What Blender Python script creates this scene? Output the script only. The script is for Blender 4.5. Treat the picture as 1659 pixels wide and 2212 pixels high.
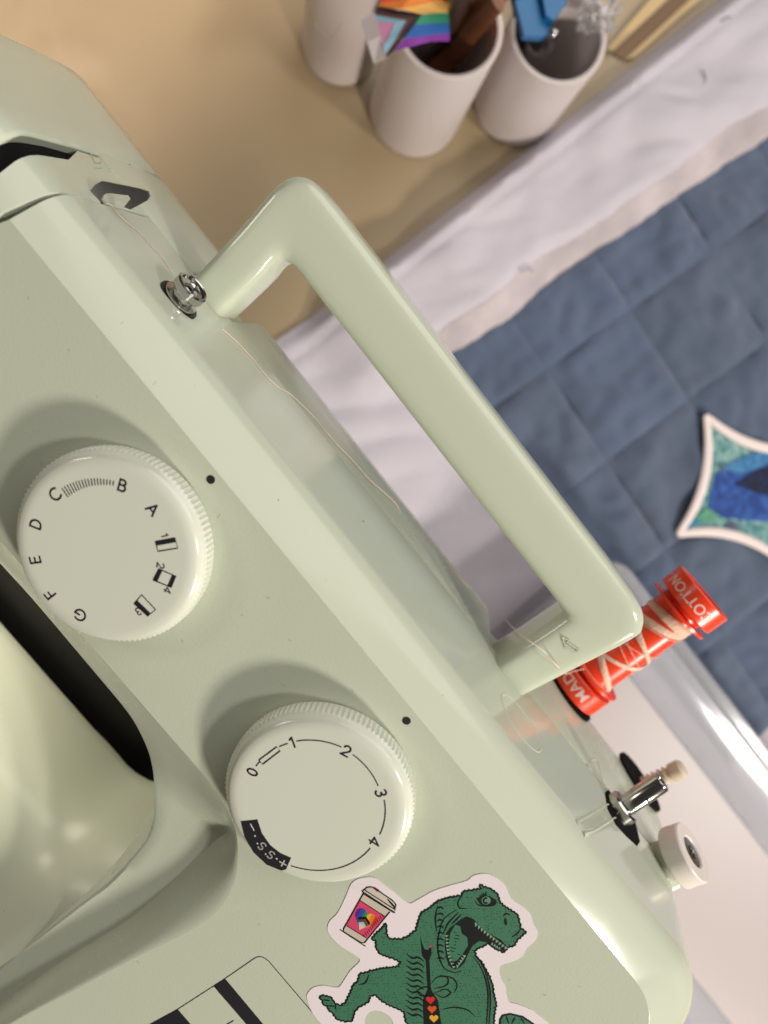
import bpy, bmesh, math, random
from mathutils import Vector, Matrix, noise
from mathutils.geometry import tessellate_polygon
random.seed(7)
for o in list(bpy.data.objects): bpy.data.objects.remove(o)
C = bpy.context.scene.collection
sc = bpy.context.scene
MM = .001

# ------------------------------------------------------------------ camera, world, lamps, exposure
TILT = math.radians(22.55)                 # the machine lies back: its top edge is raised by this much
CAM_H = .46                                # camera height above the table
RX = Matrix.Rotation(TILT, 3, 'X')
MX = Vector((.62088825, .77712152, .10285877))      # machine axes as the lens sees them
MU = Vector((.77169494, -.58287395, -.25445016))
MN = Vector((.137785, -.23736071, .96160033))
def cam2world(v):                          # lens axes (right, down, forward) to world axes
    return RX @ Vector((v.dot(MX), v.dot(MU), -v.dot(MN)))
right = cam2world(Vector((1, 0, 0))); up = cam2world(Vector((0, -1, 0))); back = cam2world(Vector((0, 0, -1)))
cam = bpy.data.objects.new('camera', bpy.data.cameras.new('camera'))
C.objects.link(cam); sc.camera = cam
rot = Matrix((right, up, back)).transposed()
cam.matrix_world = Matrix.Translation((0, 0, CAM_H)) @ rot.to_4x4()
cam.data.sensor_fit = 'HORIZONTAL'; cam.data.sensor_width = 36; cam.data.lens = 36 * 1661 / 1659
cam.data.clip_start = .005; cam.data.clip_end = 20
cam.data.dof.use_dof = True; cam.data.dof.focus_distance = .208; cam.data.dof.aperture_fstop = 12.5

w = bpy.data.worlds.new('World'); sc.world = w; w.use_nodes = True
bg = w.node_tree.nodes['Background']; bg.inputs[0].default_value = (1.0, .90, .78, 1); bg.inputs[1].default_value = .06

def lamp(name, loc, target, size, power, color, kind='AREA', spot=None, blend=.5):
    l = bpy.data.lights.new(name, kind); l.energy = power; l.color = color
    if kind == 'AREA': l.shape = 'DISK'; l.size = size
    else: l.shadow_soft_size = size
    if kind == 'SPOT': l.spot_size = spot; l.spot_blend = blend
    o = bpy.data.objects.new(name, l); C.objects.link(o); o.location = loc
    d = Vector(target) - Vector(loc); o.rotation_euler = d.to_track_quat('-Z', 'Y').to_euler()
    return o
lamp('side_lamp', (1.3, -.22, .86), (.05, -.05, .3), .16, 26, (1, .92, .80))
lamp('ceiling_lamp', (1.95, .80, 2.5), (.05, -.05, .3), .34, 44, (1, .95, .88))
lamp('top_fill', (-.15, 1.36, 1.28), (0, 0, .2), 2.0, 31, (1, .94, .88))  # added fill light, brightens the chamfer and top deck
lamp('desk_lamp', (-.62, .12, .70), (-.46, .12, 0), .05, 20, (1, .76, .55), 'SPOT', math.radians(40), .30)
lamp('left_fill', (-1.3, -.55, 1.0), (0, -.1, .2), .4, 5.5, (1, .90, .78))  # added fill from the left, lifts the harp inside and the bed
lamp('bed_fill', (-.03, -.05, .205), (.0, -.10, .165), .06, .10, (1, .90, .78))  # small lamp added under the arm to brighten the bed top

sc.view_settings.view_transform = 'Standard'; sc.view_settings.look = 'None'
sc.view_settings.exposure = -.44; sc.view_settings.gamma = 1; sc.view_settings.use_curve_mapping = False

# ------------------------------------------------------------------ where things stand
def ray(px, py): return Vector(((px - 829.5) / 1661, (py - 1106) / 1661, 1))
def P(px, py, z=0.):                       # point of the machine at depth z (mm, 0 = front panel)
    r = ray(px, py); p = r * ((171 - z) / MN.dot(r)); return Vector((p.dot(MX), p.dot(MU), z))
def PY(px, py, y=-60.):                    # point of the machine on a level y (mm, -60 = top deck)
    r = ray(px, py); p = r * (y / MU.dot(r)); return Vector((p.dot(MX), y, 171 - p.dot(MN)))
def T(px, py, z=0.):                       # point above the table at height z (m)
    d = cam2world(ray(px, py)); return Vector((0, 0, CAM_H)) + d * ((z - CAM_H) / d.z)

# ------------------------------------------------------------------ materials
def mat(name, col, rough=.4, metal=0., spec=.5, trans=0., ior=1.5, bump=0., bscale=40., var=0., vscale=6., coat=0., alpha=1., sheen=0., rvar=0.):
    m = bpy.data.materials.new(name); m.use_nodes = True
    nt = m.node_tree; b = nt.nodes['Principled BSDF']
    b.inputs['Base Color'].default_value = (*col, 1); b.inputs['Roughness'].default_value = rough
    b.inputs['Metallic'].default_value = metal; b.inputs['Specular IOR Level'].default_value = spec
    b.inputs['Transmission Weight'].default_value = trans; b.inputs['IOR'].default_value = ior
    b.inputs['Coat Weight'].default_value = coat; b.inputs['Alpha'].default_value = alpha
    b.inputs['Sheen Weight'].default_value = sheen
    tc = nt.nodes.new('ShaderNodeTexCoord')
    if var:
        n = nt.nodes.new('ShaderNodeTexNoise'); n.inputs['Scale'].default_value = vscale; n.inputs['Detail'].default_value = 4
        nt.links.new(tc.outputs['Object'], n.inputs['Vector'])
        r = nt.nodes.new('ShaderNodeValToRGB')
        r.color_ramp.elements[0].position = .3; r.color_ramp.elements[1].position = .7
        r.color_ramp.elements[0].color = (*[c * (1 - var) for c in col], 1); r.color_ramp.elements[1].color = (*[min(1, c * (1 + var)) for c in col], 1)
        nt.links.new(n.outputs[0], r.inputs[0]); nt.links.new(r.outputs[0], b.inputs['Base Color'])
    if rvar:
        n = nt.nodes.new('ShaderNodeTexNoise'); n.inputs['Scale'].default_value = 45; n.inputs['Detail'].default_value = 5
        nt.links.new(tc.outputs['Object'], n.inputs['Vector'])
        q = nt.nodes.new('ShaderNodeMapRange'); q.inputs[1].default_value = .3; q.inputs[2].default_value = .7
        q.inputs[3].default_value = rough - rvar; q.inputs[4].default_value = rough + rvar
        nt.links.new(n.outputs[0], q.inputs[0]); nt.links.new(q.outputs[0], b.inputs['Roughness'])
    if bump:
        n = nt.nodes.new('ShaderNodeTexNoise'); n.inputs['Scale'].default_value = bscale; n.inputs['Detail'].default_value = 3
        nt.links.new(tc.outputs['Object'], n.inputs['Vector'])
        k = nt.nodes.new('ShaderNodeBump'); k.inputs['Strength'].default_value = bump; k.inputs['Distance'].default_value = .001
        nt.links.new(n.outputs[0], k.inputs['Height']); nt.links.new(k.outputs[0], b.inputs['Normal'])
    return m
M = dict(
    mint=mat('mint_plastic', (.52, .565, .455), .25, var=.02, vscale=9, rvar=.05, bump=.05, bscale=1100),
    mint_h=mat('mint_handle_plastic', (.52, .565, .455), .15, var=.015, vscale=9, rvar=.03, bump=.02, bscale=300),
    mint_top=mat('mint_gloss', (.525, .57, .465), .12, spec=.32, var=.015, vscale=9, rvar=.03, bump=.015, bscale=60),
    dial=mat('dial_plastic', (.635, .66, .57), .16, rvar=.03),
    cream=mat('bed_plastic', (.54, .57, .44), .32, rvar=.03),
    black=mat('black_plastic', (.006, .006, .006), .45),
    ink=mat('black_ink', (.012, .012, .016), .5),
    felt=mat('black_felt', (.003, .003, .003), .9, spec=.15),
    chrome=mat('chrome', (.52, .51, .50), .17, metal=1),
    steel=mat('grey_steel', (.40, .40, .41), .28, metal=1),
    white=mat('white_plastic', (.74, .68, .64), .35),
    ivory=mat('ivory_plastic', (.60, .50, .38), .4),
    red=mat('red_plastic', (.84, .052, .014), .30),
    print=mat('white_print', (.85, .62, .58), .5),
    thread=mat('thread', (.78, .62, .50), .7),
    pink_thread=mat('pink_thread', (.86, .55, .42), .6, bump=.5, bscale=900),
    table=mat('table_laminate', (.35, .268, .16), .42, var=.03, vscale=3, bump=.04, bscale=500, rvar=.05),
    cup=mat('white_cup', (.62, .555, .545), .38, rvar=.04),
    cloth=mat('white_cotton', (.52, .485, .55), .85, bump=.4, bscale=700, var=.04, vscale=14, sheen=.2),
    blue=mat('slate_cotton', (.072, .102, .170), .85, bump=.6, bscale=900, var=.14, vscale=10, sheen=.25),
    bias=mat('white_binding', (.78, .68, .67), .8, bump=.4, bscale=900),
    clear=mat('clear_plastic', (.96, .96, .97), .04, trans=1, ior=1.46),
    tan=mat('tan_card', (.62, .45, .22), .6, var=.06, vscale=20),
)
def flat(name, col, rough=.5): return mat(name, col, rough)

# ------------------------------------------------------------------ mesh helpers (coordinates in mm inside things, unless u=1)
def obj(name, verts, faces, m, parent=None, smooth=None, u=MM, fix=True):
    me = bpy.data.meshes.new(name); me.from_pydata([Vector(v) * u for v in verts], [], faces)
    if fix:
        bm = bmesh.new(); bm.from_mesh(me); bmesh.ops.recalc_face_normals(bm, faces=bm.faces); bm.to_mesh(me); bm.free()
    me.materials.append(m)
    if smooth is not None:
        for p in me.polygons: p.use_smooth = True
        me.set_sharp_from_angle(angle=math.radians(smooth))
    o = bpy.data.objects.new(name, me); C.objects.link(o)
    if parent: o.parent = parent
    return o
def thing(name, label, cat, loc=(0, 0, 0), group=None):
    o = bpy.data.objects.new(name, None); C.objects.link(o); o.location = loc; o.empty_display_size = .02
    return tag(o, label, cat, group)
def tag(o, label, cat, group=None):
    o['label'] = label; o['category'] = cat
    if group: o['group'] = group
    return o
def frame(axis):
    a = Vector(axis).normalized(); t = Vector((0, 0, 1)) if abs(a.z) < .9 else Vector((1, 0, 0))
    s = t.cross(a).normalized(); return s, a.cross(s), a
def lathe(name, prof, base, axis, m, parent, n=64, smooth=40, u=MM, rmod=None):
    s, t, a = frame(axis); base = Vector(base); vs = []; fs = []
    for i in range(n):
        th = 2 * math.pi * i / n; d = s * math.cos(th) + t * math.sin(th)
        for j, (r, h) in enumerate(prof):
            if rmod: r = rmod(i, j, r)
            vs.append(base + d * r + a * h)
    k = len(prof)
    for i in range(n):
        q = (i + 1) % n
        for j in range(k - 1): fs.append((i * k + j, q * k + j, q * k + j + 1, i * k + j + 1))
    if prof[0][0] > 1e-6: fs.append([i * k for i in range(n)])
    if prof[-1][0] > 1e-6: fs.append([i * k + k - 1 for i in range(n)][::-1])
    o = obj(name, vs, fs, m, parent, smooth, u)
    return o
def ring(name, prof, base, axis, m, parent, n=64, smooth=40, u=MM):   # closed profile
    s, t, a = frame(axis); base = Vector(base); vs = []; fs = []; k = len(prof)
    for i in range(n):
        th = 2 * math.pi * i / n; d = s * math.cos(th) + t * math.sin(th)
        for r, h in prof: vs.append(base + d * r + a * h)
    for i in range(n):
        q = (i + 1) % n
        for j in range(k): fs.append((i * k + j, q * k + j, q * k + (j + 1) % k, i * k + (j + 1) % k))
    return obj(name, vs, fs, m, parent, smooth, u)
def tube(name, pts, r, m, parent=None, n=8, u=MM, taper=None, caps=True, flatten=1.):
    pts = [Vector(p) for p in pts]; vs = []; fs = []; prev = None
    for i, p in enumerate(pts):
        d = (pts[min(i + 1, len(pts) - 1)] - pts[max(i - 1, 0)]).normalized()
        if prev is None: s, t, _ = frame(d)
        else:
            s = (prev - d * prev.dot(d)).normalized(); t = d.cross(s)
        prev = s; rr = r if taper is None else r * taper(i / (len(pts) - 1))
        for j in range(n):
            a = 2 * math.pi * j / n; vs.append(p + s * math.cos(a) * rr + t * math.sin(a) * rr * flatten)
    for i in range(len(pts) - 1):
        for j in range(n): fs.append((i * n + j, i * n + (j + 1) % n, (i + 1) * n + (j + 1) % n, (i + 1) * n + j))
    if caps: fs.append(list(range(n))[::-1]); fs.append([(len(pts) - 1) * n + j for j in range(n)])
    return obj(name, vs, fs, m, parent, 60, u)
def smoothpath(pts, k=6, closed=False):
    pts = [Vector(p) for p in pts]; out = []; n = len(pts)
    rng = range(n if closed else n - 1)
    for i in rng:
        g = (lambda q: pts[q % n]) if closed else (lambda q: pts[max(0, min(n - 1, q))])
        a, b, c, d = g(i - 1), g(i), g(i + 1), g(i + 2)
        for s in range(k):
            t = s / k
            out.append(.5 * ((2 * b) + (c - a) * t + (2 * a - 5 * b + 4 * c - d) * t * t + (3 * b - a - 3 * c + d) * t ** 3))
    if not closed: out.append(pts[-1])
    return out
def sheet(name, poly, m, parent, z=None, u=MM, thick=0., off=None, holes=()):   # flat polygon, optional thickness
    loops = [[Vector(p) for p in poly]] + [[Vector(p) for p in h] for h in holes]
    tris = tessellate_polygon(loops); allv = [v for l in loops for v in l]; off = Vector(off or (0, 0, 1))
    vs = list(allv); fs = [tuple(t) for t in tris]
    if thick:
        n = len(vs); vs = vs + [v - off * thick for v in allv]; fs += [tuple(i + n for i in t[::-1]) for t in tris]
        s = 0
        for l in loops:
            for i in range(len(l)):
                a, b = s + i, s + (i + 1) % len(l); fs.append((a, b, b + n, a + n))
            s += len(l)
    return obj(name, vs, fs, m, parent, None, u)
def ribbon_faces(pts, wd, closed=False, nrm=Vector((0, 0, 1))):
    pts = [Vector(p) for p in pts]; n = len(pts); vs = []; fs = []
    for i, p in enumerate(pts):
        a = pts[(i - 1) % n] if closed or i else p; b = pts[(i + 1) % n] if closed or i < n - 1 else p
        d = (b - a)
        d = d.normalized() if d.length > 1e-9 else Vector((1, 0, 0))
        s = nrm.cross(d); ww = wd(i / max(1, n - 1)) if callable(wd) else wd
        vs += [p + s * ww / 2, p - s * ww / 2]
    for i in range(n if closed else n - 1):
        q = (i + 1) % n; fs.append((2 * i, 2 * q, 2 * q + 1, 2 * i + 1))
    return vs, fs
def ribbon(name, pts, wd, m, parent, closed=False, u=MM):
    vs, fs = ribbon_faces(pts, wd, closed); return obj(name, vs, fs, m, parent, None, u, fix=False)
class Bag:                                # several printed strokes of one print gathered into one mesh
    def __init__(s): s.v = []; s.f = []
    def add(s, vs, fs):
        n = len(s.v); s.v += [Vector(v) for v in vs]; s.f += [tuple(i + n for i in f) for f in fs]
    def poly(s, pts):
        pts = [Vector(p) for p in pts]; s.add(pts, [tuple(t) for t in tessellate_polygon([pts])])
    def line(s, pts, wd, closed=False): s.add(*ribbon_faces(pts, wd, closed))
    def build(s, name, m, parent, u=MM): return obj(name, s.v, s.f, m, parent, None, u, fix=False)
def text_geo(body, size, bold=0.):
    cu = bpy.data.curves.new('t', 'FONT'); cu.body = body; cu.size = 1; cu.offset = bold; cu.resolution_u = 6
    cu.align_x = 'CENTER'; to = bpy.data.objects.new('t', cu); C.objects.link(to)
    dg = bpy.context.evaluated_depsgraph_get(); me = bpy.data.meshes.new_from_object(to.evaluated_get(dg))
    vs = [v.co.copy() for v in me.vertices]; fs = [tuple(p.vertices) for p in me.polygons]
    bpy.data.objects.remove(to); bpy.data.meshes.remove(me); bpy.data.curves.remove(cu)
    x0 = min(v.x for v in vs); x1 = max(v.x for v in vs); y0 = min(v.y for v in vs); y1 = max(v.y for v in vs)
    k = size / (y1 - y0)
    return [Vector(((v.x - (x0 + x1) / 2) * k, (v.y - (y0 + y1) / 2) * k, 0)) for v in vs], fs
def stamp(vs, c, upv, nrm=Vector((0, 0, 1))):
    upv = Vector(upv).normalized(); r = upv.cross(nrm); return [Vector(c) + r * v.x + upv * v.y for v in vs]
def roundbox(name, lo, hi, r, m, parent=None, u=MM, seg=3):
    lo = Vector(lo); hi = Vector(hi); me = bpy.data.meshes.new(name); bm = bmesh.new()
    bmesh.ops.create_cube(bm, size=1)
    for v in bm.verts: v.co = Vector([(lo[i] + hi[i]) / 2 + v.co[i] * (hi[i] - lo[i]) for i in range(3)]) * u
    bmesh.ops.bevel(bm, geom=bm.edges[:], offset=r * u, segments=seg, affect='EDGES', profile=.5)
    bm.to_mesh(me); bm.free(); me.materials.append(m)
    for p in me.polygons: p.use_smooth = True
    me.set_sharp_from_angle(angle=math.radians(35))
    o = bpy.data.objects.new(name, me); C.objects.link(o)
    if parent: o.parent = parent
    return o

# ------------------------------------------------------------------ table
table = obj('table_top', [(-1.2, -1.0, 0), (1.2, -1.0, 0), (1.2, 1.2, 0), (-1.2, 1.2, 0), (-1.2, -1.0, -.03), (1.2, -1.0, -.03), (1.2, 1.2, -.03), (-1.2, 1.2, -.03)],
            [(0, 1, 2, 3), (7, 6, 5, 4), (0, 4, 5, 1), (1, 5, 6, 2), (2, 6, 7, 3), (3, 7, 4, 0)], M['table'], u=1)
table['kind'] = 'structure'

# ------------------------------------------------------------------ quilt: white sandwich edge, slate top, star
q0 = T(972, 778); q1 = (T(1659, 300) - q0); q1.z = 0; q1.normalize(); q2 = Vector((q1.y, -q1.x, 0))
quilt = thing('quilt', 'slate blue patchwork quilt with white wadding edge and a blue star, spread behind the machine', 'quilt', q0)
def qp(a, b, z=0): return q1 * a + q2 * b + Vector((0, 0, z))
def qof(px, py, z=0.): v = T(px, py, z) - q0; return v.dot(q1) * 1000, v.dot(q2) * 1000
ql = qof(620, 722)[1]; ql2 = qof(1560, 3)[1]
def wrink(x, y):
    v = Vector((x, y, 0))
    return 4.2 * noise.noise(v * .014) + 2.6 * abs(noise.noise(Vector((x * .012 + y * .01, y * .035 - x * .02, 2)))) + .3 * noise.noise(v * .05)
def grid(name, a0, a1, na, b0, b1, nb, fz, m, parent, edge=None, thick=0.):
    vs = []; fs = []
    for i in range(na + 1):
        for j in range(nb + 1):
            a = a0 + (a1 - a0) * i / na; b = b0 + (b1 - b0) * j / nb
            if edge: a, b = edge(a, b, i / na, j / nb)
            vs.append(qp(a, b, fz(a, b)))
    for i in range(na):
        for j in range(nb): k = i * (nb + 1) + j; fs.append((k, k + 1, k + nb + 2, k + nb + 1))
    if thick:
        n = len(vs); vs = vs + [v - Vector((0, 0, thick)) for v in vs]
        rim = [j for j in range(nb)] + [i * (nb + 1) + nb for i in range(na)] + [na * (nb + 1) + nb - j for j in range(nb)] + [(na - i) * (nb + 1) for i in range(na)]
        fs += [tuple(q + n for q in f[::-1]) for f in fs]
        for q in range(len(rim)): a, b = rim[q], rim[(q + 1) % len(rim)]; fs.append((a, b, b + n, a + n))
    return obj(name, vs, fs, m, parent, 60)
def sst(t): t = max(0., min(1., t)); return t * t * (3 - 2 * t)
def bw(a, b):                              # white wadding and backing
    e = b - (ql + (ql2 - ql) * max(0, a + 60) / 330)
    hem = 1.6 * math.exp(-((e - 7) / 4.5) ** 2) - 2.4 * math.exp(-((e - 15) / 1.5) ** 2)
    edge = -24 + 5 * noise.noise(Vector((a * .02, 4, 0))) + .8 * noise.noise(Vector((a * .08, 9, 0)))
    roll = 15 * sst(e / 10) * (1 - sst((b - edge) / 24)) * sst((a + 75) / 40)
    flatp = (2.4 + 1.7 * wrink(a, b)) * sst(e / 14) * (1 - sst((a + 26) / 10) * sst((b + 6) / 10))
    return 2.4 + hem + roll * (1 + .05 * wrink(a * 2, b * 2)) + max(0, flatp)
grid('wadding', -330, 420, 230, 0, 1, 200, lambda a, b: bw(a, b), M['cloth'], quilt,
     edge=lambda a, b, s, t: (a, (ql + (ql2 - ql) * max(0, a + 60) / 330) + t * 560), thick=2.2)
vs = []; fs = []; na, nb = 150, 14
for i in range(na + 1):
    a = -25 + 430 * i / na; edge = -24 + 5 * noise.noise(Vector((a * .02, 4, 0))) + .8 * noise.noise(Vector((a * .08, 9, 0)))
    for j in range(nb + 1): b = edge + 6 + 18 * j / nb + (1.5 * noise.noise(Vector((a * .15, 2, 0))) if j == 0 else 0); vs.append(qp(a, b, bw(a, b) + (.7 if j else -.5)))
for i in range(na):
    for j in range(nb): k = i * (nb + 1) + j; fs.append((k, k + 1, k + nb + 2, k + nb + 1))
obj('wadding_shade', vs, fs, mat('shaded_wadding', (.46, .405, .425), .95, bump=.6, bscale=500, var=.18, vscale=30), quilt, 60)  # shade on the side of the wadding roll, put into a darker strip
qmats = [M['blue'], mat('grey_slate_cotton', (.075, .102, .164), .85, bump=.6, bscale=900, var=.14, vscale=12, sheen=.3), mat('smoky_cotton', (.071, .098, .160), .85, bump=.6, bscale=900, var=.16, vscale=12, sheen=.3)]
acuts = [-14, 46, 115, 184, 253, 322, 391]; bcuts = [-4, 39, 108, 177, 246, 315]
def patchmesh(a0, a1, b0, b1, first):
    n = 22; vs = []; fs = []; ph = random.uniform(0, 90)
    for i in range(n + 1):
        for j in range(n + 1):
            s, t = i / n, j / n; a = a0 + (a1 - a0) * s; b = b0 + (b1 - b0) * t
            da, db = min(s, 1 - s) * (a1 - a0), min(t, 1 - t) * (b1 - b0)
            puff = 2.3 * (1 - math.exp(-da / 4.)) * (1 - math.exp(-db / 4.))
            v = Vector((a, b, ph)); w_ = 5.5 * noise.noise(v * .03) + 4.6 * (abs(noise.noise(v * .055 + Vector((3, 8, 1)))) - .2) + .8 * noise.noise(v * .12)
            tuck = 1.3 * math.sin(a * .45 + 2 * noise.noise(v * .05)) * math.exp(-db / 7.) + 1.3 * math.sin(b * .45) * math.exp(-da / 7.)
            z = 6.0 + puff + (w_ + tuck) * min(1, .15 + min(da, db) / 12)
            if first and s < .5: a += (1 - 2 * s) ** 2 * 3 * noise.noise(Vector((b * .03, 3, 0)))
            vs.append(qp(a, b, z))
    for i in range(n):
        for j in range(n): k = i * (n + 1) + j; fs.append((k, k + 1, k + n + 2, k + n + 1))
    N0 = len(vs); vs += [v - Vector((0, 0, 3.4)) for v in vs]
    rim = [j for j in range(n)] + [i * (n + 1) + n for i in range(n)] + [n * (n + 1) + n - j for j in range(n)] + [(n - i) * (n + 1) for i in range(n)]
    for q in range(len(rim)): a, b = rim[q], rim[(q + 1) % len(rim)]; fs.append((a, b, b + N0, a + N0))
    return vs, fs
for ia in range(len(acuts) - 1):
    for ib in range(len(bcuts) - 1):
        vs, fs = patchmesh(acuts[ia], acuts[ia + 1], bcuts[ib], bcuts[ib + 1], ia == 0)
        obj('quilt_patch', vs, fs, M['blue'] if ib == 0 else qmats[(ia * 2 + ib) % 3], quilt, 60)
# star: four concave white bindings round pieced blue patches
c1 = qof(1526, 897, .012); c2 = qof(1465, 1155, .012); e = (c2[0] - c1[0], c2[1] - c1[1]); nn = (-e[1], e[0])
if (Vector(nn).dot(Vector((qof(1659, 1056)[0] - c1[0], qof(1659, 1056)[1] - c1[1])))) < 0: nn = (e[1], -e[0])
tips = [Vector(c1), Vector(c2), Vector(c2) + Vector(nn), Vector(c1) + Vector(nn)]; cen = sum(tips, Vector((0, 0))) / 4
def side(k, n=14, w=1.):
    a, b = tips[k], tips[(k + 1) % 4]; out = []
    for i in range(n + 1):
        t = i / n; p = a.lerp(b, t); out.append(p + (cen - (a + b) / 2).normalized() * 4 * t * (1 - t) * 10 * w)
    return out
ZS = 10.6
def zq(v, z): return qp(v.x, v.y, z)
star = sheet('star_patch', [zq(p, ZS) for k in range(4) for p in side(k)[:-1]], flat('teal_batik', (.12, .30, .30)), quilt, thick=1.2)
def batik(nm, c0, c1_, sc_=160):
    m = mat(nm, c0, .85); nt = m.node_tree; tc = nt.nodes.new('ShaderNodeTexCoord'); n = nt.nodes.new('ShaderNodeTexNoise')
    n.inputs['Scale'].default_value = sc_; n.inputs['Detail'].default_value = 3; n.inputs['Distortion'].default_value = 2.5
    r = nt.nodes.new('ShaderNodeValToRGB'); r.color_ramp.elements[0].position = .42; r.color_ramp.elements[1].position = .62
    r.color_ramp.elements[0].color = (*c0, 1); r.color_ramp.elements[1].color = (*c1_, 1)
    nt.links.new(tc.outputs['Object'], n.inputs[0]); nt.links.new(n.outputs[0], r.inputs[0]); nt.links.new(r.outputs[0], nt.nodes['Principled BSDF'].inputs['Base Color'])
    return m
star.data.materials[0] = batik('teal_swirl_batik', (.03, .16, .19), (.28, .45, .42))
def patch(name, pix, m, z):
    pts = [Vector(qof(*p, .012)) for p in pix]; return sheet(name, [zq(p, z) for p in pts], m, quilt, thick=.5)
patch('blue_patch', [(1548, 1022), (1580, 1008), (1662, 985), (1700, 985), (1700, 1100), (1659, 1128), (1560, 1118), (1530, 1096)], batik('blue_batik', (.012, .045, .22), (.03, .10, .36), 60), ZS + .5)
patch('sky_patch', [(1560, 1012), (1600, 990), (1665, 968), (1700, 980), (1650, 1008), (1600, 1022)], batik('sky_batik', (.03, .14, .34), (.06, .22, .42), 90), ZS + .9)
patch('navy_patch', [(1588, 1046), (1640, 1012), (1700, 1000), (1700, 1075), (1640, 1066)], batik('navy_batik', (.004, .006, .03), (.008, .02, .08), 90), ZS + 1.2)
patch('green_patch', [(1530, 1096), (1562, 1120), (1510, 1128), (1500, 1122)], batik('green_batik', (.08, .27, .17), (.13, .34, .22), 90), ZS + .9)
patch('cyan_patch', [(1500, 1122), (1518, 1122), (1500, 1136), (1484, 1140)], batik('cyan_batik', (.01, .15, .30), (.02, .2, .36), 90), ZS + 1.3)
for k in range(4):
    tube('star_binding', [zq(p, ZS + .9) for p in side(k, 18, .92)], 3.2, M['bias'], quilt, 10, flatten=.4, taper=lambda t: .55 + .45 * math.sin(math.pi * min(1, max(0, t))) ** .5)
for k_, (pp, lb) in enumerate([([(1540, 40), (1560, 44), (1572, 36), (1590, 48), (1606, 44)], 'short dark thread scrap lying on the white wadding near the top right corner'),
                               ([(1518, 150), (1524, 172), (1516, 188), (1526, 200), (1512, 208)], 'grey curled thread scrap on the white wadding, below the dark one'),
                               ([(1122, 585), (1140, 580), (1152, 588)], 'tiny grey thread scrap on the white wadding beside the handle')]):
    b = T(*pp[0], .022); o = tube('thread_scrap', smoothpath([(T(*p, .022) - b) * 1000 for p in pp], 5), .45, flat('scrap_%d' % k_, (.10, .09, .11) if k_ == 0 else (.26, .25, .30), .8), None, 6); o.location = b
    tag(o, lb, 'thread')
# ------------------------------------------------------------------ three pots with what stands in them
def pot(base_px, rpx, h, label, thick=2.6):
    b = T(*base_px); depth = (b - cam.matrix_world.translation).dot(-back); R = rpx / 1661 * depth * 1000
    p = thing('pot', label, 'pot', b, 'white pots on the table')
    o = lathe('pot_wall', [(0, 0), (R * .90, 0), (R * .98, 1.2), (R, 4), (R * 1.01, h - 1.4), (R * 1.005, h - .3), (R - thick * .4, h), (R - thick, h - .8), (R - thick - .3, 4), (0, 3.2)], (0, 0, 0), (0, 0, 1), M['cup'], p, 72, 50)
    return p, R, b
pot1, R1, B1 = pot((893, 246), 98, 88, 'white pot holding the rainbow flag, between two other white pots')
pot2, R2, B2 = pot((1110, 226), 93, 72, 'white pot with the blue handled tool in it, nearest the quilt')
pot3, R3, B3 = pot((733, 108), 82, 92, 'leftmost white pot, farthest from the quilt, empty side toward the machine')
# raised corner line on the left pot: a folded paper label edge
lab = [Vector((R3 * 1.012 * math.cos(a), R3 * 1.012 * math.sin(a), z)) for a, z in [(math.radians(-92), 44), (math.radians(-70), 44), (math.radians(-58), 46), (math.radians(-50), 60)]]
tube('label_edge', lab, .35, M['white'], pot3, 5)
# flag
def F_(cx, cy, z): return T(597.2 + .48 * cx, .48 * cy, z)
fo = F_(600, 120, .112)
flag = thing('rainbow_flag', 'small rainbow flag with pink and blue chevrons, standing in the middle pot', 'flag', fo)
def fq(name, pts, col, dz=0.):
    ps = []
    for cx, cy in pts:
        zz = .108 + .010 * math.sin((cx - 380) / 130) - .004 * math.cos((cy) / 70) + dz
        ps.append((F_(cx, cy, zz) - fo) * 1000)
    return sheet(name, ps, flat('flag_' + name, col, .7), flag, thick=.35)
fq('hoist', [(383, 92), (442, 55), (470, 160), (492, 262), (438, 286), (408, 190)], (.68, .60, .62), .0006)
fq('pink_triangle', [(449, 96), (532, 104), (505, 165), (476, 205)], (.72, .30, .50))
fq('light_blue_chevron', [(445, 68), (585, 92), (540, 170), (490, 246), (480, 208), (507, 165), (534, 104), (450, 96)], (.25, .47, .60))
fq('brown_chevron', [(446, 52), (618, 76), (560, 160), (496, 252), (491, 246), (541, 170), (586, 91), (446, 67)], (.10, .035, .03))
fq('black_chevron', [(452, 28), (656, 64), (590, 150), (520, 236), (497, 252), (561, 160), (619, 76), (447, 51)], (.02, .012, .018))
fq('red_stripe', [(480, -60), (790, -60), (778, -40), (700, -30), (600, -8), (470, 12)], (.55, .03, .02))
fq('orange_stripe', [(470, 12), (600, -8), (700, -30), (778, -40), (776, 0), (700, 8), (620, 28), (560, 40), (455, 28)], (.72, .20, .03))
fq('yellow_stripe', [(560, 40), (620, 28), (700, 8), (776, 0), (776, 58), (720, 58), (656, 64)], (.75, .42, .10))
fq('green_stripe', [(656, 64), (720, 58), (776, 58), (778, 104), (720, 104), (622, 112)], (.03, .28, .16))
fq('blue_stripe', [(622, 112), (720, 104), (778, 104), (780, 152), (720, 154), (640, 168), (576, 172)], (.02, .12, .42))
fq('purple_stripe', [(576, 172), (640, 168), (720, 154), (780, 152), (780, 184), (700, 184), (600, 210), (530, 228)], (.20, .025, .30))
tube('stick', [(F_(775, -80, .13) - fo) * 1000, (F_(790, 120, .03) - fo) * 1000], 1.6, M['ivory'], flag, 8)
brown = mat('brown_lacquer', (.16, .055, .022), .3, var=.3, vscale=60)
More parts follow.
